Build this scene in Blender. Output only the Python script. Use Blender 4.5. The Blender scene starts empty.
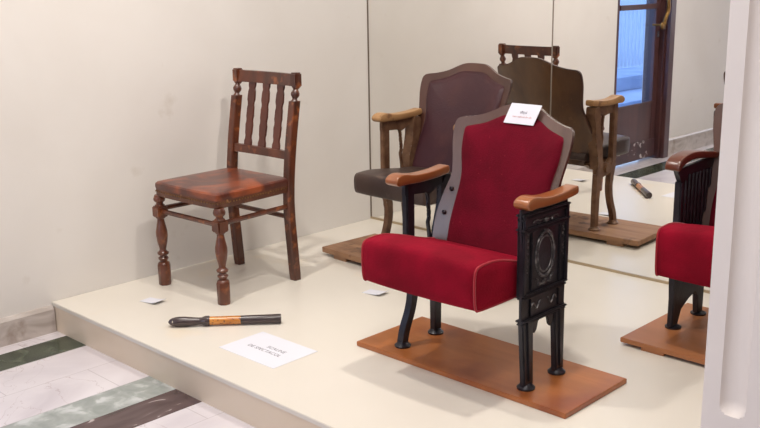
import bpy, bmesh, math, random
from mathutils import Vector, Matrix
random.seed(7)
C = bpy.context.scene.collection
scn = bpy.context.scene
H = 0.132          # platform top above the floor

# ---------------------------------------------------------------- camera
CAM = Vector((3.7857, -3.8017, 1.4669)); YAW, PITCH, ROLL, F = .7735, -.2395, -.0154, 956.82
fw = Vector((-math.sin(YAW)*math.cos(PITCH), math.cos(YAW)*math.cos(PITCH), math.sin(PITCH)))
rt = Vector((math.cos(YAW), math.sin(YAW), 0)); up = rt.cross(fw)
r2 = rt*math.cos(ROLL)+up*math.sin(ROLL); u2 = -rt*math.sin(ROLL)+up*math.cos(ROLL)
cd = bpy.data.cameras.new('camera'); cam = bpy.data.objects.new('camera', cd); C.objects.link(cam)
cam.matrix_world = Matrix(((r2.x, u2.x, -fw.x, CAM.x), (r2.y, u2.y, -fw.y, CAM.y), (r2.z, u2.z, -fw.z, CAM.z), (0, 0, 0, 1)))
cd.sensor_fit = 'HORIZONTAL'; cd.sensor_width = 36; cd.lens = 36*F/760
cd.clip_start = .05; cd.clip_end = 200
scn.camera = cam

# ---------------------------------------------------------------- world, lights, exposure
w = bpy.data.worlds.new('world'); scn.world = w; w.use_nodes = True
bg = w.node_tree.nodes['Background']; bg.inputs[0].default_value = (.50, .68, 1, 1); bg.inputs[1].default_value = 3.4
def area(name, loc, target, size, power, col, sy=None):
    d = bpy.data.lights.new(name, 'AREA'); d.energy = power; d.color = col
    d.shape = 'RECTANGLE'; d.size = size; d.size_y = sy or size
    o = bpy.data.objects.new(name, d); C.objects.link(o); o.location = loc
    o.rotation_euler = (Vector(target)-Vector(loc)).to_track_quat('-Z', 'Y').to_euler()
    return o
WARM = (1, .95, .88); COOL = (.72, .80, 1)
area('ceiling_lamp_light', (.85, -2.15, 3.15), (.6, -1.5, 0), .14, 41, WARM)
area('ceiling_lamp_light', (3.0, -3.0, 3.15), (2.4, -1.2, 0), .20, 22, WARM)
area('ceiling_lamp_light', (2.0, -1.35, 3.2), (1.9, -1.3, 0), .14, 37, WARM)
area('ceiling_fill', (3.2, -3.6, 3.27), (3.2, -3.6, 0), 3.0, 46, (1, .95, .90))  # soft fill added under the ceiling; no panel hangs there
area('daylight_fill', (1.2, -8.8, 1.8), (2.2, -1.5, .8), 2.2, 80, COOL, 2.0)  # cool fill added for daylight behind the camera; no window built
scn.view_settings.view_transform = 'Standard'; scn.view_settings.look = 'None'
scn.view_settings.gamma = 1; scn.view_settings.use_curve_mapping = False
scn.view_settings.exposure = -0.20
try:
    scn.cycles.max_bounces = 10; scn.cycles.glossy_bounces = 6; scn.cycles.caustics_reflective = True
    scn.cycles.sample_clamp_indirect = 4
except Exception: pass

# ---------------------------------------------------------------- materials
def lin(c): return tuple(((v/255)/12.92 if v/255 <= .04045 else ((v/255+.055)/1.055)**2.4) for v in c)+(1,)
def mat(name, c1, rough=.5, metal=0, c2=None, scale=8, stretch=(1, 1, 1), bump=0, detail=6, lo=.35, hi=.65, sheen=0, spec=.5, coat=0, bscale=None, sheen_tint=None, wear_glint=None, dist=.2):
    m = bpy.data.materials.new(name); m.use_nodes = True; nt = m.node_tree; N = nt.nodes; L = nt.links
    b = N['Principled BSDF']; b.inputs['Base Color'].default_value = lin(c1)
    b.inputs['Roughness'].default_value = rough; b.inputs['Metallic'].default_value = metal
    b.inputs['Specular IOR Level'].default_value = spec
    b.inputs['Coat Weight'].default_value = coat; b.inputs['Coat Roughness'].default_value = .25
    if sheen:
        b.inputs['Sheen Weight'].default_value = sheen; b.inputs['Sheen Roughness'].default_value = .35
        if sheen_tint: b.inputs['Sheen Tint'].default_value = lin(sheen_tint)
    tc = N.new('ShaderNodeTexCoord'); mp = N.new('ShaderNodeMapping'); mp.inputs['Scale'].default_value = stretch
    L.new(tc.outputs['Object'], mp.inputs['Vector'])
    col = None
    if c2:
        n = N.new('ShaderNodeTexNoise'); n.inputs['Scale'].default_value = scale; n.inputs['Detail'].default_value = detail
        n.inputs['Distortion'].default_value = dist
        L.new(mp.outputs[0], n.inputs['Vector'])
        r = N.new('ShaderNodeValToRGB'); r.color_ramp.elements[0].position = lo; r.color_ramp.elements[1].position = hi
        r.color_ramp.elements[0].color = lin(c1); r.color_ramp.elements[1].color = lin(c2)
        L.new(n.outputs['Fac'], r.inputs[0]); col = r.outputs[0]
    if wear_glint:   # (colour, scale, lo, hi): patches of worn colour, on dark_wood painted highlights
        n2 = N.new('ShaderNodeTexNoise'); n2.inputs['Scale'].default_value = wear_glint[1]; n2.inputs['Detail'].default_value = 8
        L.new(tc.outputs['Object'], n2.inputs['Vector'])
        mr = N.new('ShaderNodeMapRange'); mr.inputs[1].default_value = wear_glint[2]; mr.inputs[2].default_value = wear_glint[3]
        L.new(n2.outputs['Fac'], mr.inputs[0])
        mx = N.new('ShaderNodeMix'); mx.data_type = 'RGBA'; mx.inputs[6].default_value = lin(c1); mx.inputs[7].default_value = lin(wear_glint[0])
        if col: L.new(col, mx.inputs[6])
        L.new(mr.outputs[0], mx.inputs[0]); col = mx.outputs[2]
    if col: L.new(col, b.inputs['Base Color'])
    if bump:
        n3 = N.new('ShaderNodeTexNoise'); n3.inputs['Scale'].default_value = bscale or scale*4; n3.inputs['Detail'].default_value = 5
        L.new(mp.outputs[0], n3.inputs['Vector'])
        bp = N.new('ShaderNodeBump'); bp.inputs['Strength'].default_value = bump; bp.inputs['Distance'].default_value = .004
        L.new(n3.outputs['Fac'], bp.inputs['Height']); L.new(bp.outputs[0], b.inputs['Normal'])
    return m
M = {}
M['plaster'] = mat('plaster', (219, 213, 207), .75, c2=(226, 221, 216), scale=1.3, bump=.12, bscale=9, wear_glint=((205, 196, 186), 5, .66, .80))
M['ceiling'] = mat('ceiling_paint', (232, 228, 222), .8)
M['platform'] = mat('platform_paint', (219, 212, 200), .32, c2=(222, 215, 204), scale=1.5, wear_glint=((228, 214, 192), 3, .62, .8))
M['riser'] = mat('riser_warm_lit', (222, 203, 178), .4, c2=(226, 209, 187), scale=2)  # platform paint with the warm light on its front put into the colour
M['base_marble'] = mat('baseboard_marble', (168, 156, 148), .35, c2=(200, 190, 184), scale=5, stretch=(1, 1, 2.5), dist=1.2, wear_glint=((138, 118, 104), 9, .60, .78))
M['mirror'] = mat('mirror_silver', (244, 243, 240), .0, 1)
M['mirror_edge'] = mat('mirror_edge', (112, 98, 84), .4, .3)
M['seam'] = mat('seam_profile', (150, 138, 126), .35, .6)
M['strip'] = mat('strip_metal', (176, 158, 130), .35, .6)
M['pier'] = mat('pier_paint', (232, 223, 218), .6, c2=(236, 228, 222), scale=3, bump=.1, bscale=20)
M['dark_wood'] = mat('stained_beech', (64, 31, 20), .30, c2=(104, 53, 30), scale=14, stretch=(1, 1, .25), coat=.3, wear_glint=((142, 80, 42), 22, .55, .70), bump=.15)  # lighter grain and orange patches put highlights into the colour
M['slat_wood'] = mat('slat_wood', (72, 34, 24), .4, c2=(94, 46, 31), scale=14, stretch=(1, 1, .25), coat=.2)
M['seat_leather'] = mat('worn_seat_leather', (80, 37, 28), .33, c2=(148, 72, 38), scale=5.5, dist=.8, lo=.42, hi=.62, coat=.25, wear_glint=((78, 44, 34), 8, .54, .68), bump=.1, bscale=60)
M['seat_apron'] = mat('worn_seat_edge', (76, 40, 27), .45, c2=(104, 60, 38), scale=16, wear_glint=((150, 104, 66), 60, .62, .74))
M['arm_oak'] = mat('varnished_armrest', (126, 70, 36), .3, c2=(152, 90, 48), scale=10, stretch=(1, .15, 1), coat=.4, bump=.08)
M['arm_oak_dark'] = mat('dark_armrest', (84, 42, 28), .3, c2=(106, 54, 36), scale=10, stretch=(1, .15, 1), coat=.4)
M['arm_worn'] = mat('worn_armrest', (140, 100, 62), .5, c2=(172, 132, 88), scale=12, stretch=(1, .2, 1), wear_glint=((104, 66, 40), 16, .58, .70))
M['iron'] = mat('black_cast_iron', (34, 33, 39), .34, .35, c2=(46, 44, 52), scale=20, spec=.6, bump=.2, bscale=90)
M['iron_relief'] = mat('worn_highlit_relief', (60, 58, 62), .34, .4, c2=(128, 124, 124), scale=45, lo=.45, hi=.7)  # worn grey, brightened so the raised ornament carries painted highlights
M['iron_brown'] = mat('brown_cast_iron', (96, 66, 48), .36, .2, c2=(124, 92, 68), scale=24, wear_glint=((128, 98, 74), 40, .62, .76))
M['back_frame'] = mat('greyish_wood_frame', (76, 54, 48), .24, c2=(96, 72, 64), scale=6, stretch=(1, 1, .3), coat=.4, spec=.6)
M['back_frame_brown'] = mat('mahogany_frame', (62, 34, 26), .30, c2=(84, 50, 38), scale=6, stretch=(1, 1, .3), coat=.2)
M['back_plate'] = mat('brown_plywood_back', (72, 46, 30), .30, c2=(104, 72, 46), scale=7, stretch=(1, 1, .35), coat=.4, wear_glint=((112, 80, 56), 26, .66, .76))
M['velvet'] = mat('red_velvet', (112, 2, 25), .9, c2=(134, 4, 33), scale=7, sheen=.45, sheen_tint=(226, 30, 66), bump=.35, bscale=160, spec=.15)
M['velvet_back'] = mat('red_velvet_back', (82, 2, 20), .9, c2=(100, 3, 27), scale=7, sheen=.22, sheen_tint=(206, 26, 56), bump=.35, bscale=160, spec=.15, wear_glint=((146, 46, 54), 60, .70, .80))
M['piping'] = mat('red_piping', (150, 14, 34), .8, sheen=.4)
M['leather_back'] = mat('burgundy_leather', (52, 27, 34), .38, c2=(64, 33, 38), scale=4, bump=.25, bscale=120, coat=0, spec=.35, wear_glint=((72, 40, 40), 9, .55, .8))
M['leather_seat'] = mat('brown_seat_leather', (54, 41, 37), .44, c2=(70, 54, 47), scale=6, bump=.3, bscale=110, coat=0, spec=.35, wear_glint=((104, 84, 74), 14, .62, .75))
M['board_orange'] = mat('varnished_pine_board', (164, 96, 46), .38, c2=(188, 116, 62), scale=5, stretch=(.25, 2, 1), coat=.25, wear_glint=((146, 76, 44), 3.2, .5, .7), dist=.6)
M['board_tan'] = mat('tan_board', (158, 100, 58), .42, c2=(178, 114, 70), scale=5, stretch=(.25, 2, 1), coat=.15)
M['board_edge'] = mat('board_edge', (128, 62, 34), .45, c2=(150, 82, 48), scale=18, stretch=(.2, .2, 3))
M['board_old'] = mat('old_plank', (134, 96, 68), .6, c2=(164, 124, 92), scale=9, stretch=(.2, 2.2, 1), bump=.4, wear_glint=((84, 56, 38), 12, .58, .72))
M['bolt'] = mat('bolt_steel', (196, 190, 186), .3, .9)
M['bolt_dark'] = mat('bolt_dark', (58, 52, 56), .3, .8)
M['card'] = mat('white_card', (222, 222, 230), .6)
M['ink'] = mat('grey_ink', (128, 126, 136), .7)
M['ink_red'] = mat('red_ink', (206, 150, 150), .7)
M['handle_dark'] = mat('turned_dark_wood', (52, 40, 42), .3, c2=(66, 50, 50), scale=18, coat=.4)
M['amber'] = mat('amber_wood', (184, 112, 40), .3, c2=(206, 136, 58), scale=20, coat=.4, wear_glint=((96, 48, 26), 90, .56, .64))
M['ivory'] = mat('ivory_inlay', (214, 198, 170), .4)
M['brass'] = mat('brass', (150, 116, 66), .34, .9, c2=(112, 82, 44), scale=20)
M['door_wood'] = mat('dark_door_wood', (66, 40, 42), .35, c2=(86, 54, 52), scale=8, stretch=(1, 1, .2), coat=.4)
M['kick'] = mat('scuffed_door_foot', (66, 46, 50), .45, c2=(84, 58, 60), scale=8, wear_glint=((196, 186, 184), 16, .60, .66))
M['lock'] = mat('lock_plate', (190, 196, 214), .2, .9)
M['ext_ground'] = mat('terrace_stone', (150, 165, 190), .7, c2=(175, 188, 208), scale=3)
M['ext_white'] = mat('white_painted_rail', (215, 222, 232), .6)
M['ext_post'] = mat('grey_blue_post', (70, 86, 120), .6)
M['shade'] = mat('lamp_housing', (225, 222, 216), .4)
g = bpy.data.materials.new('door_glass'); g.use_nodes = True; nt = g.node_tree
for n in list(nt.nodes): nt.nodes.remove(n)
out = nt.nodes.new('ShaderNodeOutputMaterial'); tr = nt.nodes.new('ShaderNodeBsdfTransparent'); tr.inputs[0].default_value = (.80, .88, 1, 1)
gl = nt.nodes.new('ShaderNodeBsdfGlossy'); gl.inputs['Roughness'].default_value = .02
ms = nt.nodes.new('ShaderNodeMixShader'); ms.inputs[0].default_value = .08
nt.links.new(tr.outputs[0], ms.inputs[1]); nt.links.new(gl.outputs[0], ms.inputs[2]); nt.links.new(ms.outputs[0], out.inputs[0]); M['glass'] = g

def floor_material():
    m = bpy.data.materials.new('marble_floor'); m.use_nodes = True; nt = m.node_tree; N = nt.nodes; L = nt.links
    b = N['Principled BSDF']; b.inputs['Roughness'].default_value = .22
    tc = N.new('ShaderNodeTexCoord'); sp = N.new('ShaderNodeSeparateXYZ'); L.new(tc.outputs['Object'], sp.inputs[0])
    def noise(scale, dist=1., detail=8, st=(1, 1, 1)):
        mp = N.new('ShaderNodeMapping'); mp.inputs['Scale'].default_value = st; L.new(tc.outputs['Object'], mp.inputs[0])
        n = N.new('ShaderNodeTexNoise'); n.inputs['Scale'].default_value = scale; n.inputs['Detail'].default_value = detail
        n.inputs['Distortion'].default_value = dist; L.new(mp.outputs[0], n.inputs['Vector']); return n.outputs['Fac']
    def ramp(src, stops):
        r = N.new('ShaderNodeValToRGB'); e = r.color_ramp.elements
        while len(e) < len(stops): e.new(.5)
        for k, (p, c) in enumerate(stops): e[k].position = p; e[k].color = lin(c)
        L.new(src, r.inputs[0]); return r.outputs[0]
    def mth(op, a, bb=None):
        n = N.new('ShaderNodeMath'); n.operation = op
        for k, v in enumerate((a, bb)):
            if v is None: continue
            if isinstance(v, (int, float)): n.inputs[k].default_value = v
            else: L.new(v, n.inputs[k])
        return n.outputs[0]
    def mix(f, a, c):
        n = N.new('ShaderNodeMix'); n.data_type = 'RGBA'; L.new(f, n.inputs[0])
        for k, v in ((6, a), (7, c)):
            if isinstance(v, tuple): n.inputs[k].default_value = lin(v)
            else: L.new(v, n.inputs[k])
        return n.outputs[2]
    def band(src, a, c): return mth('MULTIPLY', mth('GREATER_THAN', src, a), mth('LESS_THAN', src, c))
    X, Y = sp.outputs[0], sp.outputs[1]
    white = ramp(noise(2.2, 1.5, st=(1, .5, 1)), [(.3, (192, 184, 190)), (.5, (210, 203, 207)), (.68, (219, 213, 216))])
    vein = noise(1.6, 2.4); vv = mth('LESS_THAN', mth('ABSOLUTE', mth('SUBTRACT', vein, .47)), .0035)
    white = mix(mth('MULTIPLY', vv, .4), white, (160, 138, 140))
    # slab joints inside the white field: rows along x, staggered across y
    rows = mth('LESS_THAN', mth('PINGPONG', mth('ADD', X, -.507), .118), .0016)
    par = mth('MULTIPLY', mth('FLOOR', mth('DIVIDE', mth('ADD', X, -.507+2.36), .236)), .27)
    cols = mth('LESS_THAN', mth('PINGPONG', mth('ADD', Y, par), .30), .0018)
    jt = mth('MINIMUM', mth('ADD', rows, cols), 1)
    white = mix(mth('MULTIPLY', jt, .45), white, (150, 138, 140))
    green = ramp(noise(10, .8), [(.35, (46, 54, 44)), (.6, (72, 80, 66)), (.75, (98, 104, 88))])
    grey = ramp(noise(14, .5, 10), [(.35, (142, 148, 144)), (.52, (158, 163, 159)), (.66, (194, 196, 196))])
    dark = ramp(noise(7, 2.5, 8, (1, .4, 1)), [(.3, (66, 50, 50)), (.6, (88, 70, 70)), (.655, (96, 78, 78)), (.68, (176, 164, 162))])
    c = mix(band(X, .0978, .2675), white, green)
    c = mix(band(X, .744, .922), c, grey)
    c = mix(band(X, .922, 1.087), c, dark)
    L.new(c, b.inputs['Base Color']); return m
M['floor'] = floor_material()

# ---------------------------------------------------------------- helpers
def box(bm, a, b, bev=0):
    vs = [bm.verts.new((x, y, z)) for x in (a[0], b[0]) for y in (a[1], b[1]) for z in (a[2], b[2])]
    fs = [(0, 1, 3, 2), (4, 6, 7, 5), (0, 4, 5, 1), (2, 3, 7, 6), (0, 2, 6, 4), (1, 5, 7, 3)]
    F = [bm.faces.new([vs[i] for i in f]) for f in fs]
    if bev:
        es = list({e for f in F for e in f.edges}); bmesh.ops.bevel(bm, geom=es, offset=bev, segments=2, affect='EDGES')
def prism(bm, poly, lo, hi, axis='x', bev=0, segs=2):
    def P(u, v, t):
        return {'x': (t, u, v), 'y': (u, t, v), 'z': (u, v, t)}[axis]
    A = [bm.verts.new(P(u, v, lo)) for u, v in poly]; B = [bm.verts.new(P(u, v, hi)) for u, v in poly]
    n = len(poly); F = [bm.faces.new(A), bm.faces.new(B[::-1])]
    for i in range(n):
        F.append(bm.faces.new((A[i], B[i], B[(i+1) % n], A[(i+1) % n])))
    if bev:
        es = list(set(F[0].edges) | set(F[1].edges)); bmesh.ops.bevel(bm, geom=es, offset=bev, segments=segs, affect='EDGES')
def lathe(bm, prof, center=(0, 0, 0), seg=20, direction=None, sq=None):
    """prof: list of (radius, height)."""
    R = Matrix.Identity(3)
    if direction is not None: R = Vector(direction).normalized().to_track_quat('Z', 'Y').to_matrix()
    c = Vector(center); rings = []
    for r, h in prof:
        rings.append([bm.verts.new(c + R @ Vector((max(r, 1e-4)*math.cos(2*math.pi*k/seg+math.pi/seg), max(r, 1e-4)*math.sin(2*math.pi*k/seg+math.pi/seg), h))) for k in range(seg)])
    for a, b in zip(rings, rings[1:]):
        for k in range(seg): bm.faces.new((a[k], a[(k+1) % seg], b[(k+1) % seg], b[k]))
    bm.faces.new(rings[0][::-1]); bm.faces.new(rings[-1])
def tube(bm, pts, rad, seg=10, closed=False, flat=1.0):
    pts = [Vector(p) for p in pts]; n = len(pts); rings = []
    rad = rad if isinstance(rad, (list, tuple)) else [rad]*n
    for i, p in enumerate(pts):
        a = pts[(i-1) % n] if (closed or i) else p; b = pts[(i+1) % n] if (closed or i < n-1) else p
        t = (b-a).normalized(); ref = Vector((1, 0, 0)) if abs(t.x) < .95 else Vector((0, 0, 1))
        u = t.cross(ref).normalized(); v = t.cross(u).normalized()
        rings.append([bm.verts.new(p + (u*math.cos(2*math.pi*k/seg) + v*math.sin(2*math.pi*k/seg)*flat)*rad[i]) for k in range(seg)])
    for i in range(n if closed else n-1):
        a, b = rings[i], rings[(i+1) % n]
        for k in range(seg): bm.faces.new((a[k], a[(k+1) % seg], b[(k+1) % seg], b[k]))
    if not closed: bm.faces.new(rings[0][::-1]); bm.faces.new(rings[-1])
def ribbon(bm, pts, widths, x0, x1, bev=.003):
    """a flat cast bar: centre line in (y,z), in-plane widths, extruded in x"""
    L_, R_ = [], []
    for i, p in enumerate(pts):
        a = pts[max(i-1, 0)]; b = pts[min(i+1, len(pts)-1)]
        t = Vector((b[0]-a[0], b[1]-a[1])).normalized(); n = Vector((-t.y, t.x)); wd = widths[min(len(widths)-1, round(i*(len(widths)-1)/(len(pts)-1)))]/2
        L_.append((p[0]+n.x*wd, p[1]+n.y*wd)); R_.append((p[0]-n.x*wd, p[1]-n.y*wd))
    prism(bm, L_+R_[::-1], x0, x1, 'x', bev)
def smooth(pts, k=3, closed=False):
    for _ in range(k):
        o = []; n = len(pts); rng = range(n if closed else n-1)
        if not closed: o.append(pts[0])
        for i in rng:
            a, b = pts[i], pts[(i+1) % n]
            o.append(tuple(.75*p+.25*q for p, q in zip(a, b))); o.append(tuple(.25*p+.75*q for p, q in zip(a, b)))
        if not closed: o.append(pts[-1])
        pts = o
    return pts
def obj(name, bm, m, parent=None, shade=True, angle=35):
    bmesh.ops.recalc_face_normals(bm, faces=bm.faces)
    me = bpy.data.meshes.new(name); bm.to_mesh(me); bm.free(); me.materials.append(M[m] if isinstance(m, str) else m)
    o = bpy.data.objects.new(name, me); C.objects.link(o)
    if shade:
        me.polygons.foreach_set('use_smooth', [True]*len(me.polygons)); me.set_sharp_from_angle(angle=math.radians(angle))
    if parent: o.parent = parent
    return o
def thing(name, label, cat, loc=(0, 0, 0), rz=0, group=None):
    o = bpy.data.objects.new(name, None); C.objects.link(o); o.location = loc; o.rotation_euler = (0, 0, rz)
    o.empty_display_size = .1; o['label'] = label; o['category'] = cat
    if group: o['group'] = group
    return o
def tag(o, label, cat): o['label'] = label; o['category'] = cat; return o
def struct(name, bm, m, parent=None, label=None, cat=None, **k):
    o = obj(name, bm, m, parent, **k)
    if not parent: o['kind'] = 'structure'
    return o
def nb(): return bmesh.new()
def text_obj(name, body, size, m, parent, loc, rot, width=None):
    c = bpy.data.curves.new(name, 'FONT'); c.body = body; c.size = size; c.align_x = 'CENTER'; c.align_y = 'CENTER'; c.extrude = .0002
    t = bpy.data.objects.new(name+'_src', c); C.objects.link(t)
    dg = bpy.context.evaluated_depsgraph_get(); me = bpy.data.meshes.new_from_object(t.evaluated_get(dg)); bpy.data.objects.remove(t)
    me.name = name; me.materials.clear(); me.materials.append(M[m])
    o = bpy.data.objects.new(name, me); C.objects.link(o); o.parent = parent; o.location = loc; o.rotation_euler = rot
    return o

# ---------------------------------------------------------------- room shell
RX, RY, RZ = 7.0, -9.0, 3.3
D0, D1, DT = -2.63, -3.50, 2.15          # door opening in the left wall
def sbox(name, a, b, m, parent=None, bev=0):
    bm = nb(); box(bm, a, b, bev); return struct(name, bm, m, parent, shade=False)
bm = nb(); box(bm, (-.25, RY, -.1), (RX, .16, 0)); struct('floor', bm, 'floor', shade=False)
sbox('ceiling', (-.25, RY-.1, RZ), (RX+.1, .16, RZ+.1), 'ceiling')
bm = nb()
box(bm, (-.25, D0, 0), (0, .16, RZ)); box(bm, (-.25, RY, 0), (0, D1, RZ)); box(bm, (-.25, D1, DT), (0, D0, RZ))
struct('wall_left', bm, 'plaster', shade=False)
sbox('wall_back', (0, .008, 0), (RX, .16, RZ), 'plaster')
sbox('wall_right', (RX, RY, 0), (RX+.1, .16, RZ), 'plaster')
sbox('wall_front', (-.25, RY-.1, 0), (RX+.1, RY, RZ), 'plaster')
# marble baseboards on the left wall, both sides of the door
for k, (a, b) in enumerate(((-1.975, D0+.0), (D1-.0, RY))):
    bm = nb(); hb = .118 if k == 0 else .150; prism(bm, [(0, 0), (.02, 0), (.02, hb-.014), (.012, hb-.002), (0, hb)], min(a, b), max(a, b), 'y')
    struct('baseboard_left' if k == 0 else 'baseboard_left_rear', bm, 'base_marble', shade=False)
# display platform
bm = nb(); box(bm, (0, -1.975, H-.018), (3.9, 0, H), .002)
pl = obj('platform', bm, 'platform', shade=False)
bm = nb(); box(bm, (0, -1.971, 0), (3.9, -.001, H-.018)); obj('riser', bm, 'riser', pl, shade=False); tag(pl, 'low cream painted display platform in the corner, under all the chairs', 'platform')
# mirror wall
MT = 2.9
for a, b, lab in ((.006, 1.210, 'tall wall mirror panel beside the left wall, reflecting the brown leather chair back'),
                  (1.216, 2.424, 'tall wall mirror panel right of the seam, reflecting the dark door')):
    bm = nb(); box(bm, (a, 0, H+.012), (b, .007, MT)); o = obj('mirror_panel', bm, 'mirror', shade=False); tag(o, lab, 'mirror')
sbox('trim_1', (0, -.004, H), (2.43, .007, H+.012), 'strip')
sbox('trim_2', (0, -.003, H+.012), (.006, .007, MT), 'mirror_edge')
sbox('trim_3', (1.210, -.0015, H+.012), (1.216, .007, MT), 'seam')
sbox('trim_4', (2.424, -.004, H), (2.444, .007, MT), 'seam')

# fluted pier in front of the platform
def pier():
    x0, y0, s = 3.171, -2.45, .44; zc = .80+.023; r = .021; D = .017
    cs = [.049+k*.0684 for k in range(6)]; bm = nb()
    us = [0]
    for c in cs: us += [c-r*math.cos(math.pi*k/10) for k in range(11)]
    def depth(u, z):
        for c in cs:
            if abs(u-c) <= r+1e-6:
                dz = max(0, zc-z); return D*math.sqrt(max(0, 1-((u-c)**2+dz*dz)/(r*r)))
        return 0
    zs = [0, zc-r-.001]+[zc-r*math.cos(math.pi/2*k/8) for k in range(9)]+[RZ]
    R = []
    for z in zs:
        ring = []
        for q in range(4):
            for u in us:
                d = depth(u, z); uv = [(u, d), (s-d, u), (s-u, s-d), (d, s-u)][q]; ring.append(bm.verts.new((x0+uv[0], y0+uv[1], z)))
        R.append(ring)
    for a, b in zip(R, R[1:]):
        n = len(a)
        for k in range(n): bm.faces.new((a[k], a[(k+1) % n], b[(k+1) % n], b[k]))
    bm.faces.new(R[0][::-1]); bm.faces.new(R[-1])
    o = obj('fluted_pier', bm, 'pier'); tag(o, 'off-white fluted pier at the right edge, in front of the platform', 'pier')
pier()

# door in the left wall (seen in the mirror)
def door():
    d = bpy.data.objects.new('door_1', None); C.objects.link(d); d['kind'] = 'structure'; d.location = (0, 0, 0)
    bm = nb()
    box(bm, (-.20, D1, 0), (.022, D1+.085, DT), .004); box(bm, (-.15, D1+.085, 0), (-.012, D1+.115, DT-.03), .003)
    box(bm, (-.20, D0-.03, 0), (-.06, D0, DT)); box(bm, (-.20, D1, DT-.08), (.022, D0, DT), .003)
    fr = obj('door_frame', bm, 'door_wood', d, shade=False)
    ya, yb = D1+.115, D0-.03
    bm = nb(); x0, x1 = -.10, -.05
    box(bm, (x0, ya, .02), (x1, ya+.075, DT-.03), .003); box(bm, (x0, yb-.09, .02), (x1, yb, DT-.03), .003)
    box(bm, (x0, ya+.075, .17), (x1, yb-.09, .465), .003); box(bm, (x0, ya+.075, DT-.13), (x1, yb-.09, DT-.03), .003)
    box(bm, (x0+.008, ya+.075, 1.215), (x1+.006, yb-.09, 1.255), .004)
    box(bm, (x1, ya+.06, .46), (x1+.012, yb-.07, .485), .003)
    leaf = obj('door_leaf', bm, 'door_wood', d, shade=False)
    bm = nb(); box(bm, (x0-.002, ya, .02), (x1+.004, yb, .17), .003); obj('kick_board', bm, 'kick', leaf, shade=False)
    bm = nb(); box(bm, (x0+.02, ya+.075, .465), (x0+.026, yb-.09, 1.215)); obj('glass_pane', bm, 'glass', leaf, shade=False)
    bm = nb(); box(bm, (x0+.02, ya+.075, 1.255), (x0+.026, yb-.09, DT-.13)); obj('glass_pane', bm, 'glass', leaf, shade=False)
    bm = nb(); hy = ya+.075
    tube(bm, smooth([(x1+.075, hy+.03, 1.085), (x1+.08, hy+.01, 1.10), (x1+.08, hy, 1.14), (x1+.085, hy-.035, 1.19), (x1+.08, hy-.045, 1.25), (x1+.07, hy-.045, 1.33), (x1+.03, hy-.03, 1.40)], 2), .0155)
    tube(bm, smooth([(x1+.078, hy+.03+.022*math.cos(t), 1.085+.022*math.sin(t)) for t in [k*math.pi/4 for k in range(8)]], 1, True), .011, closed=True)
    lathe(bm, [(.012, 0), (.018, .01), (.012, .02)], (x1+.07, hy+.03, 1.085), direction=(1, 0, 0))
    tube(bm, [(x1-.005, hy+.045, 1.09), (x1+.078, hy+.03, 1.09)], .009); tube(bm, [(x1-.03, hy-.03, 1.40), (x1+.03, hy-.03, 1.40)], .009)
    obj('door_handle', bm, 'brass', leaf)
    bm = nb(); box(bm, (x1, ya+.02, .99), (x1+.006, ya+.045, 1.04), .002); obj('lock_plate', bm, 'lock', leaf, shade=False)
door()
# terrace outside the glass door
bm = nb(); box(bm, (-9, -16, -.1), (-.25, 3, -.02)); o = obj('floor_terrace', bm, 'ext_ground', shade=False); o['kind'] = 'structure'
for k, (xa, lab) in enumerate(((-1.5, 'nearest'), (-2.1, 'upper'))):
    bm = nb(); box(bm, (xa-.65, -10, -.02+.16*k), (xa, -1, -.02+.16*(k+1)), .01)
    tag(obj('stone_step', bm, 'ext_ground', shade=False), 'pale bluish stone step outside the glass door, %s one' % ('lower' if k == 0 else 'upper'), 'step')
rail = thing('white_railing', 'white slatted railing on the terrace outside the glass door', 'railing', (-3.0, -6, .14))
bm = nb(); box(bm, (-.03, -4, .95), (.03, 4, 1.02)); box(bm, (-.03, -4, .06), (.03, 4, .12)); obj('rail', bm, 'ext_white', rail, shade=False)
bm = nb()
for k in range(80): box(bm, (-.012, -4+k*.1, .1), (.012, -3.94+k*.1, .97))
o = obj('slats', bm, 'ext_white', rail, shade=False)
bm = nb(); lathe(bm, [(.08, 0), (.08, .05), (.05, .08), (.05, 2.2), (.08, 2.25), (.08, 2.3)], (-1.2, -4.35, -.02)); tag(obj('terrace_post', bm, 'ext_post'), 'dark blue-grey post outside the glass door', 'post')
bm = nb(); box(bm, (-9, -20, -.02), (-8.8, 4, 2.2)); o = obj('wall_terrace', bm, 'ext_white', shade=False); o['kind'] = 'structure'

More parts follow.
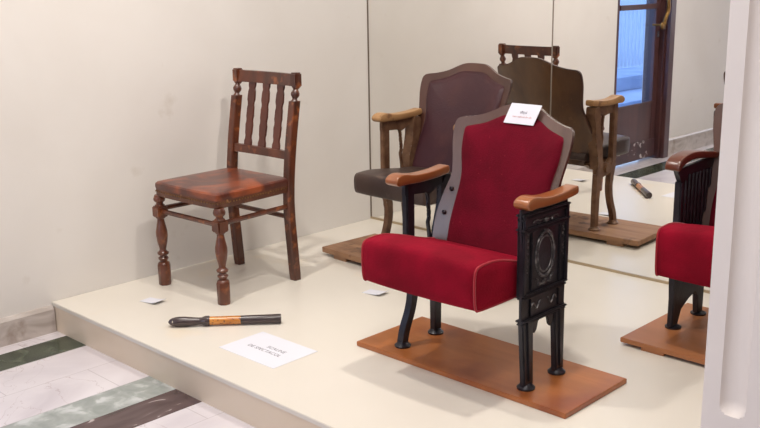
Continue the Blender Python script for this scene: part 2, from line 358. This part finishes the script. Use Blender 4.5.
# ceiling lamps (housings of the spots that light the platform)
# ---------------------------------------------------------------- carved wooden chair
def wooden_chair():
    t = thing('dining_chair', 'small brown wooden chair with turned front legs, slatted back and worn reddish leather seat', 'chair', (.361, -1.279, H), math.radians(1.8))
    for s in (-1, 1):
        bm = nb(); x = .218 if s > 0 else -.208; y = -.215
        lathe(bm, [(.026, 0), (.0285, .004), (.0295, .092), (.026, .104), (.017, .110)], (x, y, 0), 8)
        lathe(bm, [(.017, .106), (.0155, .112), (.022, .120), (.0235, .127), (.016, .134), (.015, .138), (.0245, .144), (.026, .152), (.018, .158), (.0145, .165), (.0175, .18), (.0225, .20), (.0265, .23), (.0262, .25), (.021, .275), (.016, .30), (.0155, .308), (.022, .314), (.0225, .32)], (x, y, 0), 20)
        box(bm, (x-.0265, y-.0265, .318), (x+.0265, y+.0265, .368), .005)
        lathe(bm, [(.021, .366), (.023, .372), (.016, .378), (.0155, .384), (.025, .392), (.027, .402), (.024, .412), (.02, .42)], (x, y, 0), 20)
        obj('front_leg', bm, 'dark_wood', t, angle=40)
    for s in (-1, 1):
        bm = nb(); x = s*.200
        cl = smooth([(.216, 0), (.205, .15), (.192, .32), (.196, .45), (.215, .62), (.250, .82)], 2)
        A = []; hw = .020
        rings = []
        for i, (y, z) in enumerate(cl):
            d = .021 if z < .35 else .0205
            if z < .02: d = .019
            rings.append([bm.verts.new((x+a*hw, y+b*d, z)) for a, b in ((-1, -.8), (-.8, -1), (.8, -1), (1, -.8), (1, .8), (.8, 1), (-.8, 1), (-1, .8))])
        for a, b in zip(rings, rings[1:]):
            for k in range(8): bm.faces.new((a[k], a[(k+1) % 8], b[(k+1) % 8], b[k]))
        bm.faces.new(rings[0][::-1]); bm.faces.new(rings[-1])
        dr = Vector((0, .035, .2)).normalized()
        lathe(bm, [(.019, -.004), (.012, .006), (.011, .012), (.019, .024), (.020, .034), (.014, .046), (.011, .052), (.018, .060), (.018, .066)], (x, .250, .82), 18, dr)
        b0 = Vector((x, .261, .882)); box(bm, (x-.021, .243, .880), (x+.021, .282, .945), .006)
        obj('rear_post', bm, 'dark_wood', t, angle=40)
    # rails of the back
    def rail(name, z0, z1, yz, bow, m, th=.010):
        bm = nb(); n = 12; R = []
        for i in range(n+1):
            u = -1+2*i/n; x = u*.190; y = yz+bow*(1-u*u)
            R.append([bm.verts.new((x, y+a, z)) for a, z in ((-th, z0), (th, z0), (th+(z1-z0)*.15, z1), (-th+(z1-z0)*.15, z1))])
        for a, b in zip(R, R[1:]):
            for k in range(4): bm.faces.new((a[k], a[(k+1) % 4], b[(k+1) % 4], b[k]))
        bm.faces.new(R[0][::-1]); bm.faces.new(R[-1]); obj(name, bm, m, t)
    rail('top_rail', .885, .938, .256, .012, 'dark_wood'); rail('back_rail', .562, .598, .207, .006, 'dark_wood')
    for x in (-.098, 0, .098):
        bm = nb(); n = 24; L_, R_ = [], []
        for i in range(n+1):
            u = i/n; wv = .0225+.0012*math.sin(u*2*math.pi*3.0+.6)-(.004 if i in (3, 4, 9, 10, 15, 16, 21) else 0)
            z = .59+u*.305; L_.append((x-wv, z)); R_.append((x+wv, z))
        poly = L_+R_[::-1]
        A = [bm.verts.new((px, .212+(z-.59)*.165, z)) for px, z in poly]; B = [bm.verts.new((px, .222+(z-.59)*.165, z)) for px, z in poly]
        bm.faces.new(A); bm.faces.new(B[::-1]); n2 = len(poly)
        for i in range(n2): bm.faces.new((A[i], B[i], B[(i+1) % n2], A[(i+1) % n2]))
        obj('slat', bm, 'slat_wood', t, shade=False)
    # seat: leather top that wraps a frame
    def trap(f, r, y0, y1, cr):
        return smooth([(-f, y0+cr), (-f+cr, y0), (f-cr, y0), (f, y0+cr), (r, y1-.004), (r-.01, y1), (-r+.01, y1), (-r, y1-.004)], 2, True)
    bm = nb(); lv = [(.418, -.004), (.423, 0), (.462, 0)]
    P = [(px+.014*(px < 0)*(-py+.2)/.4, py) for px, py in trap(.232, .212, -.240, .20, .022)]; rings = []
    for z, d in lv: rings.append([bm.verts.new((px*(1+d*3), py*(1+d*3), z)) for px, py in P])
    for a, b in zip(rings, rings[1:]):
        for k in range(len(a)): bm.faces.new((a[k], a[(k+1) % len(a)], b[(k+1) % len(a)], b[k]))
    bm.faces.new(rings[0][::-1]); bm.faces.new(rings[-1])
    obj('seat_frame', bm, 'seat_apron', t)
    bm = nb(); rings = []
    for z, s in ((.452, 1.004), (.464, 1.012), (.476, 1.004), (.482, .975), (.484, .9), (.486, .7), (.485, .4)):
        rings.append([bm.verts.new((px*s, -.02+(py+.02)*s, z)) for px, py in P])
    for a, b in zip(rings, rings[1:]):
        for k in range(len(a)): bm.faces.new((a[k], a[(k+1) % len(a)], b[(k+1) % len(a)], b[k]))
    bm.faces.new(rings[0][::-1]); bm.faces.new(rings[-1])
    seat = obj('seat', bm, 'seat_leather', t); seat['label'] = 'worn reddish brown leather seat'
    bm = nb()                                              # line of nails round the leather edge
    n = len(P)
    for i in range(n):
        a, b = Vector(P[i]), Vector(P[(i+1) % n]); ln = (b-a).length; k = max(1, int(ln/.014))
        for j in range(k):
            p = a+(b-a)*(j/k)*1.0; bmesh.ops.create_icosphere(bm, subdivisions=1, radius=.0032, matrix=Matrix.Translation((p.x*1.006, p.y*1.006, 0.441+random.uniform(-.001, .001))))
    o = obj('nail_trim', bm, 'brass', t); o['kind'] = 'stuff'
    def bar(name, a, b, r=.0115):
        bm = nb(); tube(bm, [a, b], r, 8); obj(name, bm, 'dark_wood', t)
    bar('stretcher', (-.20, -.215, .345), (.20, -.215, .345)); bar('stretcher', (-.218, -.20, .352), (-.2, .185, .352)); bar('stretcher', (.218, -.20, .352), (.2, .185, .352))
    bar('stretcher', (-.2, .195, .30), (.2, .195, .30))
wooden_chair()

# ---------------------------------------------------------------- theatre chairs
HALF = [(0, .885), (.055, .884), (.088, .872), (.14, .846), (.20, .832), (.248, .828), (.259, .805), (.256, .75), (.248, .71), (.238, .66), (.234, .62), (.252, .56), (.266, .48), (.264, .42), (.258, .36), (.250, .31)]
HALF_IN = [(0, .848), (.060, .847), (.092, .836), (.14, .812), (.200, .799), (.217, .795), (.219, .77), (.216, .71), (.200, .65), (.196, .60), (.204, .52), (.208, .46), (.206, .40), (.200, .33)]
def loop(half):
    right = smooth(half, 2); return right+[(-x, z) for x, z in right[::-1][:-1]] if right[0][0] == 0 else right
def dish(y0, lean, curv, x, z): return y0+lean*(z-.40)-curv*(x/.26)**2
def back_shell(outline, off_f, off_b, y0, lean, curv, edge=0, bulge=0):
    bm = nb(); c = (0, .60); T = [0, .15, .3, .45, .6, .75, .88, .96, 1.0]
    rows = []
    for front in (True, False):
        R = []
        for t in T[1:]:
            ring = []
            for (x, z) in outline:
                px, pz = c[0]+(x-c[0])*t, c[1]+(z-c[1])*t; y = dish(y0, lean, curv, px, pz)
                o = off_f if front else off_b
                if front and bulge:
                    o = off_b+(off_f-off_b)*max(0, (1-t**8))**.5 if t < 1 else off_b
                    o -= bulge*(1-t*t)
                ring.append(bm.verts.new((px, y+o, pz)))
            R.append(ring)
        cv = bm.verts.new((0, dish(y0, lean, curv, 0, c[1])+(off_f if front else off_b)-(bulge if front else 0), c[1]))
        n = len(outline)
        for k in range(n): bm.faces.new((cv, R[0][k], R[0][(k+1) % n]))
        for a, b in zip(R, R[1:]):
            for k in range(n): bm.faces.new((a[k], b[k], b[(k+1) % n], a[(k+1) % n]))
        rows.append(R[-1])
    a, b = rows; n = len(a)
    for k in range(n): bm.faces.new((a[k], b[k], b[(k+1) % n], a[(k+1) % n]))
    return bm
def cushion(hw, y0, y1, zb, zt, dome, fr, drop=.02):
    """seat cushion: side profile (y,z) swept across x with a domed top"""
    base = [(y1, zb+.01), (y0+.014, zb), (y0, zb+.014), (y0-.004, (zb+zt)/2), (y0-.003, zt-fr*1.0), (y0+fr*.22, zt-fr*.22), (y0+fr, zt), (y0+.10, zt+.003), (y0+.20, zt-drop*.28), (y0+.30, zt-drop*.68), (y1-.03, zt-drop*.95), (y1, zt-drop-.02)]
    prof = smooth(base, 2, True); n = len(prof)
    bm = nb(); R = []; K = 16
    for i in range(K+1):
        u = -1+2*i/K; x = u*hw; ring = []
        for y, z in prof:
            k = max(0, (z-zb)/(zt-zb)); f = (1-abs(u)**2.4)
            ring.append(bm.verts.new((x, y-.012*f*(1 if y < (y0+y1)/2 else 0)*max(0, 1-(y-y0)/.1 if y-y0 < .1 else 0), z+dome*f*k**3)))
        R.append(ring)
    for a, b in zip(R, R[1:]):
        for k in range(n): bm.faces.new((a[k], a[(k+1) % n], b[(k+1) % n], b[k]))
    # softly bulged sides
    for ring, s in ((R[0], -1), (R[-1], 1)):
        cy = sum(v.co.y for v in ring)/n; cz = sum(v.co.z for v in ring)/n; prev = ring
        for q, o in ((.93, .006), (.6, .012)):
            cur = [bm.verts.new((s*(hw+o), cy+(v.co.y-cy)*q, cz+(v.co.z-cz)*q)) for v in ring]
            for k in range(n): bm.faces.new((prev[k], prev[(k+1) % n], cur[(k+1) % n], cur[k]))
            prev = cur
        bm.faces.new(prev)
    return bm, prof
def arm_mesh(x, ya, yb, z, wd=.028, hook=.0, arch=0):
    """wooden armrest with a rounded scroll at the front, swept along its length"""
    if arch:
        cl = [(ya+.014, z-.026, .004), (ya+.012, z-.022, .020), (ya+.020, z-.008, .030), (ya+.035, z+.002, .034), (ya+.07, z+.012, .032), (ya+.13, z+.016, .028), (ya+.22, z+.006, .026), (yb, z-.012, .024), (yb+.001, z-.012, .012)]
    else:
        cl = [(ya, z-.012, .012), (ya+.006, z-.011, .028), (ya+.016, z-.010, .038), (ya+.032, z-.008, .043), (ya+.055, z-.008, .040), (ya+.09, z-.013, .033), (ya+.14, z-.016, .030), (yb-.07, z-.013, .030), (yb-.02, z-.007, .032), (yb-.003, z-.005, .030), (yb, z-.005, .018)]
    cl = [cl[0]]+smooth(cl, 2)[1:]
    bm = nb(); rings = []; K = 20
    for i, (y, zc, h) in enumerate(cl):
        k = (y-ya)/(yb-ya); w_ = wd*(1.03-.16*max(0, min(1, k))); e = .26
        if i < 3: w_ *= (.86, .95, .99)[i]
        t = Vector(cl[min(i+1, len(cl)-1)][:2])-Vector(cl[max(i-1, 0)][:2]); t.normalize(); nrm = Vector((-t.y, t.x))
        if not arch: nrm = Vector((0, 1))
        ring = []
        for q in range(K):
            a = 2*math.pi*q/K; ca, sa = math.cos(a), math.sin(a)
            uu = math.copysign(abs(ca)**e, ca)*w_; vv = math.copysign(abs(sa)**e, sa)*h/2
            ring.append(bm.verts.new((x+uu, y+nrm.x*vv, zc+nrm.y*vv)))
        rings.append(ring)
    for a, b in zip(rings, rings[1:]):
        for k in range(K): bm.faces.new((a[k], a[(k+1) % K], b[(k+1) % K], b[k]))
    bm.faces.new(rings[0][::-1]); bm.faces.new(rings[-1]); return bm
def foot_plate(bm, x, y):
    lathe(bm, [(.030, 0), (.031, .006), (.024, .012), (.018, .020)], (x, y, 0), 20)
def theatre_chair(name, label, origin, rz, W, st, S):
    t = thing(name, label, 'chair', origin, rz)
    iron = S['iron']; az = S['arm_z']
    # back: wooden shell with upholstered pad
    y0 = S['back_y']; sc = W/.2785; sx = S['back_s']; dz = S['back_dz']
    bx = S.get('back_x', 0); out = [(x*sx+bx, z+dz) for x, z in loop(HALF)]; inn = [(x*sx+bx, z+dz) for x, z in loop(HALF_IN)]
    obj('back_frame', back_shell(out, -.006, .008, y0, S['lean'], S['curv']), S['frame'], t, angle=50)
    obj('back_board', back_shell([(x*.985, .6+(z-.6)*.985) for x, z in out], .0085, .012, y0, S['lean'], S['curv']), S['plate'], t, angle=50)['label'] = 'smooth plywood rear face'
    obj('back_pad', back_shell(inn, -.026, -.006, y0, S['lean'], S['curv'], bulge=.006), S['pad'], t, angle=60)['label'] = S['pad_label']
    for s in (-1, 1):
        for z in S['bolts']:
            bm = nb(); x = s*(.222 if z > .55 else .234)*sx; y = dish(y0, S['lean'], S['curv'], x, z+dz); x += bx
            lathe(bm, [(.009, 0), (.009, .003), (.006, .006), (.002, .007)], (x, y-.006, z+dz), 14, (0, -1, 0)); obj('bolt', bm, S['bolt'], t)
    # seat
    hw = W-.036; bm, prof = cushion(hw, S['sy0'], S['sy1'], S['sz0'], S['sz1'], S['dome'], S['fr'], S['drop'])
    seat = obj('seat', bm, S['seat'], t, angle=60); seat['label'] = S['seat_label']
    if S['pipe']:
        for s in (-1, 1):
            bm = nb(); tube(bm, [(s*(hw+.001), y, z) for y, z in prof], .0042, 8, closed=True); obj('piping', bm, 'piping', seat)
    bm = nb(); zz = S['sz0']
    prism(bm, [(-.10, zz+.01), (.10, zz+.01), (.13, zz-.005), (.09, zz-.03), (-.04, zz-.028), (-.10, zz-.006)], -W+.02, -W+.06, 'x', .002)
    prism(bm, [(-.10, zz+.01), (.10, zz+.01), (.13, zz-.005), (.09, zz-.03), (-.04, zz-.028), (-.10, zz-.006)], W-.06, W-.02, 'x', .002)
    box(bm, (-W+.03, .03, zz-.02), (W-.03, .06, zz+.01), .002); obj('seat_bracket', bm, iron, t)
    # armrests and standards
    for s in (-1, 1):
        kind = st[0] if s < 0 else st[1]; x = s*W
        obj('armrest', arm_mesh(x, S['arm_y0'], S['arm_y1'], az, arch=S['arch']), S['arm'], t, angle=50)
        bm = nb(); T = .014; top = az-.026
        if kind == 'open':
            bm.free(); bm = nb()
            box(bm, (x-T, -.072, .33), (x+T, -.030, top), .004)                                    # front post
            ribbon(bm, smooth([(-.050, .34), (-.038, .28), (-.028, .21), (-.045, .13), (-.078, .065), (-.090, .01)], 2), [.050, .040, .032, .030, .030, .030], x-T, x+T)
            obj('front_leg', bm, iron, t)
            bm = nb(); ribbon(bm, [(.098, .012), (.098, .16), (.088, .30), (.092, .40)], [.036, .036, .044, .055], x-T, x+T); foot_plate(bm, x, .098); obj('rear_leg', bm, iron, t)
            bm = nb(); foot_plate(bm, x, -.088); obj('foot', bm, iron, t)
            bm = nb()
            prism(bm, [(-.076, top), (-.076, top-.045), (.03, top-.048), (.055, top-.06), (.13, top-.03), (.15, top)], x-T*.8, x+T*.8, 'x', .003)
            ribbon(bm, smooth([(.04, top-.04), (.062, top-.075), (.050, top-.105), (.068, top-.13), (.052, top-.16), (.060, top-.20), (.066, top-.25), (.085, .33)], 2), [.011, .011], x-T*.4, x+T*.4)
            ribbon(bm, smooth([(.150, top), (.146, top-.05), (.138, top-.10), (.130, top-.15), (.118, top-.2), (.105, .38), (.10, .33)], 1), [.045, .05, .06, .046, .04, .055, .046, .060, .05, .036, .05, .056], x-T*S.get('post', .8), x+T*S.get('post', .8))
            prism(bm, [(-.062, .36), (-.05, .30), (0, .285), (.06, .27), (.118, .30), (.118, .40), (.06, .35), (0, .345), (-.03, .37)], x-T*.8, x+T*.8, 'x', .003)
            lathe(bm, [(.026, -.024), (.026, .024)], (x, .015, .318), 18, (1, 0, 0))
            obj('side_frame', bm, iron, t)
        elif kind == 'panel':
            T = .011; xo = x+s*.002+T; xi = x+s*.002-T
            for nm, ya, yb, yc, yd in (('front_leg', -.135, -.074, -.115, -.067), ('rear_leg', .046, .108, .064, .110)):
                bm = nb(); prism(bm, [(ya, .25), (yb, .25), (yd, .012), (yc, .012)], xi, xo, 'x', .004)
                prism(bm, [((ya+yb)/2-.010, .24), ((ya+yb)/2+.010, .24), ((yc+yd)/2+.007, .03), ((yc+yd)/2-.007, .03)], xo-.002, xo+.006, 'x', .002)
                foot_plate(bm, x, (yc+yd)/2); obj(nm, bm, iron, t)
            bm = nb(); c0 = -.012
            P0 = [(.95*u_, v_) for u_, v_ in [(-.130, .228), (-.130, .335), (-.132, .45), (-.140, top), (.134, top), (.130, .45), (.128, .335), (.128, .228), (.062, .228), (.058, .20), (.048, .185), (.036, .195), (.032, .225), (0, .238), (-.032, .225), (-.036, .195), (-.048, .185), (-.058, .20), (-.062, .228)]]
            prism(bm, [(c0+u, v) for u, v in P0], xi+.006, xo-.006, 'x', .002)
            pan = obj('side_panel', bm, iron, t); pan['label'] = 'black cast iron side panel with relief ornament'
            for sgn in (1, -1):
                X = xo-.006 if sgn > 0 else xi+.006
                def rb(bm, a, b, th=.008, bev=.003): box(bm, (min(X, X+sgn*th), c0+a[0]*.95, a[1]), (max(X, X+sgn*th), c0+b[0]*.95, b[1]), bev)
                bm = nb()
                for z in (.592, .578, .545, .533, .328, .316, .240, .230): rb(bm, (-.142+(.008 if z < .4 else 0), z), (.136-(.006 if z < .4 else 0), z+.007), .013 if z in (.592, .545, .328, .240) else .008)
                rb(bm, (-.134, .33), (-.116, .60), .010); rb(bm, (.114, .33), (.131, .60), .010)
                rb(bm, (-.086, .335), (-.080, .54), .007); rb(bm, (.080, .335), (.086, .54), .007)
                rb(bm, (-.086, .25), (-.080, .315), .006); rb(bm, (.080, .25), (.086, .315), .006)
                obj('moulding', bm, iron, pan)
                bm = nb(); Q = lambda u, v, o=.001: (X+sgn*o, c0+u, v)
                E_ = lambda cz, ry, rz_, n=30: [Q(ry*math.cos(2*math.pi*k/n), cz+rz_*math.sin(2*math.pi*k/n)) for k in range(n)]
                tube(bm, E_(.448, .052, .075), .0042, 6, True); tube(bm, E_(.448, .040, .060), .0028, 6, True)
                def blob(u, v, r, sy=1, sz=.8): bmesh.ops.create_icosphere(bm, subdivisions=1, radius=r, matrix=Matrix.Translation(Q(u, v, .002)) @ Matrix.Diagonal((.6, sy, sz, 1)))
                for k in range(13):
                    a = math.radians(-142+k*8.6); blob(.051*math.cos(a), .448+.076*math.sin(a), .0068)
                for k in range(10):
                    a = math.radians(50+k*8.8); blob(.050*math.cos(a), .448+.076*math.sin(a), .0085)
                for q in (-1, 1):
                    tube(bm, [Q(q*(.02+.04*(1-k/10)+.012*math.cos(k*.9)), .561+.010*math.sin(k*.9)*(1-k/20)) for k in range(14)], .003, 6)
                    tube(bm, smooth([Q(0, .345), Q(q*.02, .352), Q(q*.038, .343), Q(q*.03, .362), Q(q*.05, .372)], 2), .0034, 6)
                    for k in range(13): blob(q*.101+.003*(-1)**k, .530-k*.0105, .0055-.0002*k, 1, 1)
                    tube(bm, [Q(q*(.07-.05*k/10), .282+.012*math.sin(k*.8)) for k in range(11)], .003, 6)
                blob(0, .561, .012, 1.2); blob(0, .355, .011, 1.2, 1); blob(0, .53, .010, 1.3, .8)
                obj('relief_ornament', bm, 'iron_relief', pan)
        else:                                              # ribbed closed panel
            bm = nb()
            prism(bm, smooth([(-.118, .30), (-.112, .40), (-.108, .52), (-.112, .57)], 1)+[(-.135, .60), (-.150, top), (.15, top+.01), (.15, .30)], x-T*.7, x+T*.7, 'x', .002)
            prism(bm, [(-.122, .30), (-.122, top-.05), (-.100, top-.05), (-.100, .30)], x-T, x+T, 'x', .004)
            pan = obj('side_panel', bm, iron, t); pan['label'] = 'black ribbed iron side panel'
            bm = nb()
            for k in range(8):
                yy = -.080+k*.028; z1 = top-.03 if k else top-.05
                tube(bm, [(x-T*.7, yy, .33), (x-T*.7, yy, z1)], .006, 8); tube(bm, [(x+T*.7, yy, .33), (x+T*.7, yy, z1)], .006, 8)
            obj('ribs', bm, iron, pan)
            bm = nb(); prism(bm, [(-.125, .012), (-.120, .12), (-.128, .20), (-.125, .31), (.14, .31), (.135, .20), (.125, .10), (.127, .012), (.085, .012), (.080, .09), (.055, .115), (0, .10), (-.06, .07), (-.078, .03), (-.080, .012)], x-T*.8, x+T*.8, 'x', .003)
            for q in (-.108, .10):
                lathe(bm, [(.030, 0), (.031, .006), (.016, .014)], (x, q+.015, 0), 20)
            lathe(bm, [(.014, -.018), (.014, .02)], (x, -.118, .225), 14, (1, 0, 0))
            obj('leg_frame', bm, iron, t)
    return t
RED = dict(back_x=.008, iron='iron', arm_z=.640, arm_y0=-.140, arm_y1=.150, arch=0, back_y=.100, back_s=.985, back_dz=0, lean=.30, curv=.05, frame='back_frame', plate='back_plate', pad='velvet_back',
           pad_label='dark red velvet back pad', bolts=(.573, .488), bolt='bolt_dark', sy0=-.320, sy1=.115, sz0=.312, sz1=.460, dome=.016, drop=.08, fr=.026, seat='velvet', seat_label='plump red velvet seat', pipe=True, arm='arm_oak')
theatre_chair('theatre_chair', 'red velvet theatre chair with a white card on its back and ornate iron side panel', (1.795, -1.28, H+.018), 0, .2785, ('open', 'panel'), RED)
BRN = dict(RED, post=1.9, back_x=-.016, iron='iron_brown', arm_z=.680, arm_y0=-.108, arm_y1=.185, back_y=.151, lean=.38, back_s=1.01, back_dz=.018, curv=.05, frame='back_frame_brown', pad='leather_back', pad_label='burgundy leather back pad', bolts=(.579, .400), bolt='bolt',
           sy0=-.290, sy1=.16, sz0=.350, sz1=.446, dome=.008, drop=.03, fr=.022, seat='leather_seat', seat_label='worn brown leather seat', pipe=False, arm='arm_worn')
theatre_chair('theatre_chair', 'brown and burgundy leather theatre chair with worn tan armrests, standing next to the mirror', (.950, -.556, H+.045), 0, .245, ('open', 'open'), BRN)
R2 = dict(RED, arm='arm_oak_dark', arch=1, arm_z=.648, arm_y0=-.180, arm_y1=.16, back_y=.135, back_s=1.04, sz0=.262, sz1=.440, frame='back_frame_brown', back_x=-.03, pad_label='dark red velvet back pad')
theatre_chair('theatre_chair', 'red velvet theatre chair partly hidden by the fluted pier, with ribbed black iron side', (2.453, -.466, H+.030), 0, .2785, ('ribbed', 'ribbed'), R2)

# boards under the theatre chairs
def board(name, label, cx, cy, wx, wy, th, m, rz=0, battens=0, z=H):
    t = thing(name, label, 'board', (cx, cy, z), rz)
    bm = nb(); box(bm, (-wx/2, -wy/2, battens), (wx/2, wy/2, battens+th), .002); obj('board', bm, m, t, shade=False)
    if battens:
        for s in (-1, 1):
            bm = nb(); x = s*(wx/2-.13); box(bm, (x-.045, -wy/2+.004, 0), (x+.045, wy/2-.004, battens), .001); obj('batten', bm, m, t, shade=False)
board('wooden_board', 'orange-brown varnished board under the red chair with the white card', (1.354+2.279)/2, (-1.449-1.078)/2, .925, .371, .018, 'board_orange')
board('wooden_board', 'rough old brown plank base under the brown leather chair by the mirror', .918, -.556, 1.11, .36, .027, 'board_old', math.radians(-3.0), .018)
board('wooden_board', 'tan board on battens under the red chair half hidden by the pier', 2.08+.40, -.521, .80, .528, .018, 'board_tan', 0, .012)

# ---------------------------------------------------------------- small things
# card hanging over the top of the red chair's back
cx, cz = 1.809, 1.006
t = thing('label_card', 'white printed card propped on the top of the red velvet chair back', 'card', (cx+.014, -1.072, cz), 0)
bm = nb(); box(bm, (-.064, -.0007, -.036), (.064, .0007, .036)); c = obj('card', bm, 'card', t, shade=False); c.rotation_euler = (math.radians(-16), math.radians(0), 0)
for v in c.data.vertices: v.co.x += (v.co.z)*.30
text_obj('printed_heading', 'afişul', .014, 'ink', c, (.004, -.0012, .006), (math.radians(90), 0, 0))
text_obj('printed_line', 'scaun capitonat din sala', .0085, 'ink_red', c, (0, -.0012, -.010), (math.radians(90), 0, 0))
# sheet on the platform
t = thing('paper_sheet', 'white sheet with two printed lines lying on the platform near the truncheon', 'paper', (1.133, -1.697, H), math.radians(1))
bm = nb(); box(bm, (-.157, -.108, 0), (.157, .108, .0012)); c = obj('sheet', bm, 'card', t, shade=False)
text_obj('printed_heading', 'SCAUNE', .026, 'ink', c, (.03, .016, .0014), (0, 0, 0)); text_obj('printed_line', 'DE SPECTACOL', .026, 'ink', c, (.0, -.018, .0014), (0, 0, 0))
# two small folded labels
def tent(label, x, y, rz):
    bm = nb(); pr_ = [(-.052, .0), (-.01, .002), (.030, .006), (.052, .013), (.052, .0145), (.029, .0075), (-.01, .0034), (-.052, .0014)]
    prism(bm, pr_, -.030, .030, 'y'); o = obj('small_label', bm, 'card', shade=False); o.location = (x, y, H); o.rotation_euler = (0, 0, rz); tag(o, label, 'card')
tent('small white curled card left of the wooden chair front leg', .330, -1.677, math.radians(8))
tent('small white curled card under the red chair seat, behind the board', .972, -.957, math.radians(5))
# truncheon
a, b = Vector((.657, -1.802, 0)), Vector((.954, -1.480, 0)); d = (b-a); Ln = d.length+.0
t = thing('truncheon', 'turned dark wooden truncheon with an amber band lying on the platform', 'truncheon', (a.x, a.y, H+.0205), math.atan2(d.y, d.x))
def L_(prof, m, nm, label=None):
    bm = nb(); lathe(bm, [(r*1.12, h) for r, h in prof], (0, 0, 0), 24, (1, 0, 0)); o = obj(nm, bm, m, t)
    if label: o['label'] = label
L_([(.001, -.012), (.009, -.006), (.014, .004), (.017, .018), (.0182, .035), (.0178, .055), (.0150, .085), (.0130, .110), (.0130, .122), (.0165, .130), (.0182, .137), (.0182, .150), (.015, .154)], 'handle_dark', 'grip')
L_([(.0150, .152), (.0152, .24), (.0152, .278)], 'amber', 'amber_band', 'amber wood band')
L_([(.0154, .277), (.0160, .35), (.0168, Ln-.003), (.0160, Ln), (.001, Ln)], 'handle_dark', 'shaft')
bm = nb(); box(bm, (.004, -.006, .0125), (.018, .006, .0165), .002); o = obj('ivory_inlay', bm, 'ivory', t); o.rotation_euler = (math.radians(70), 0, 0)
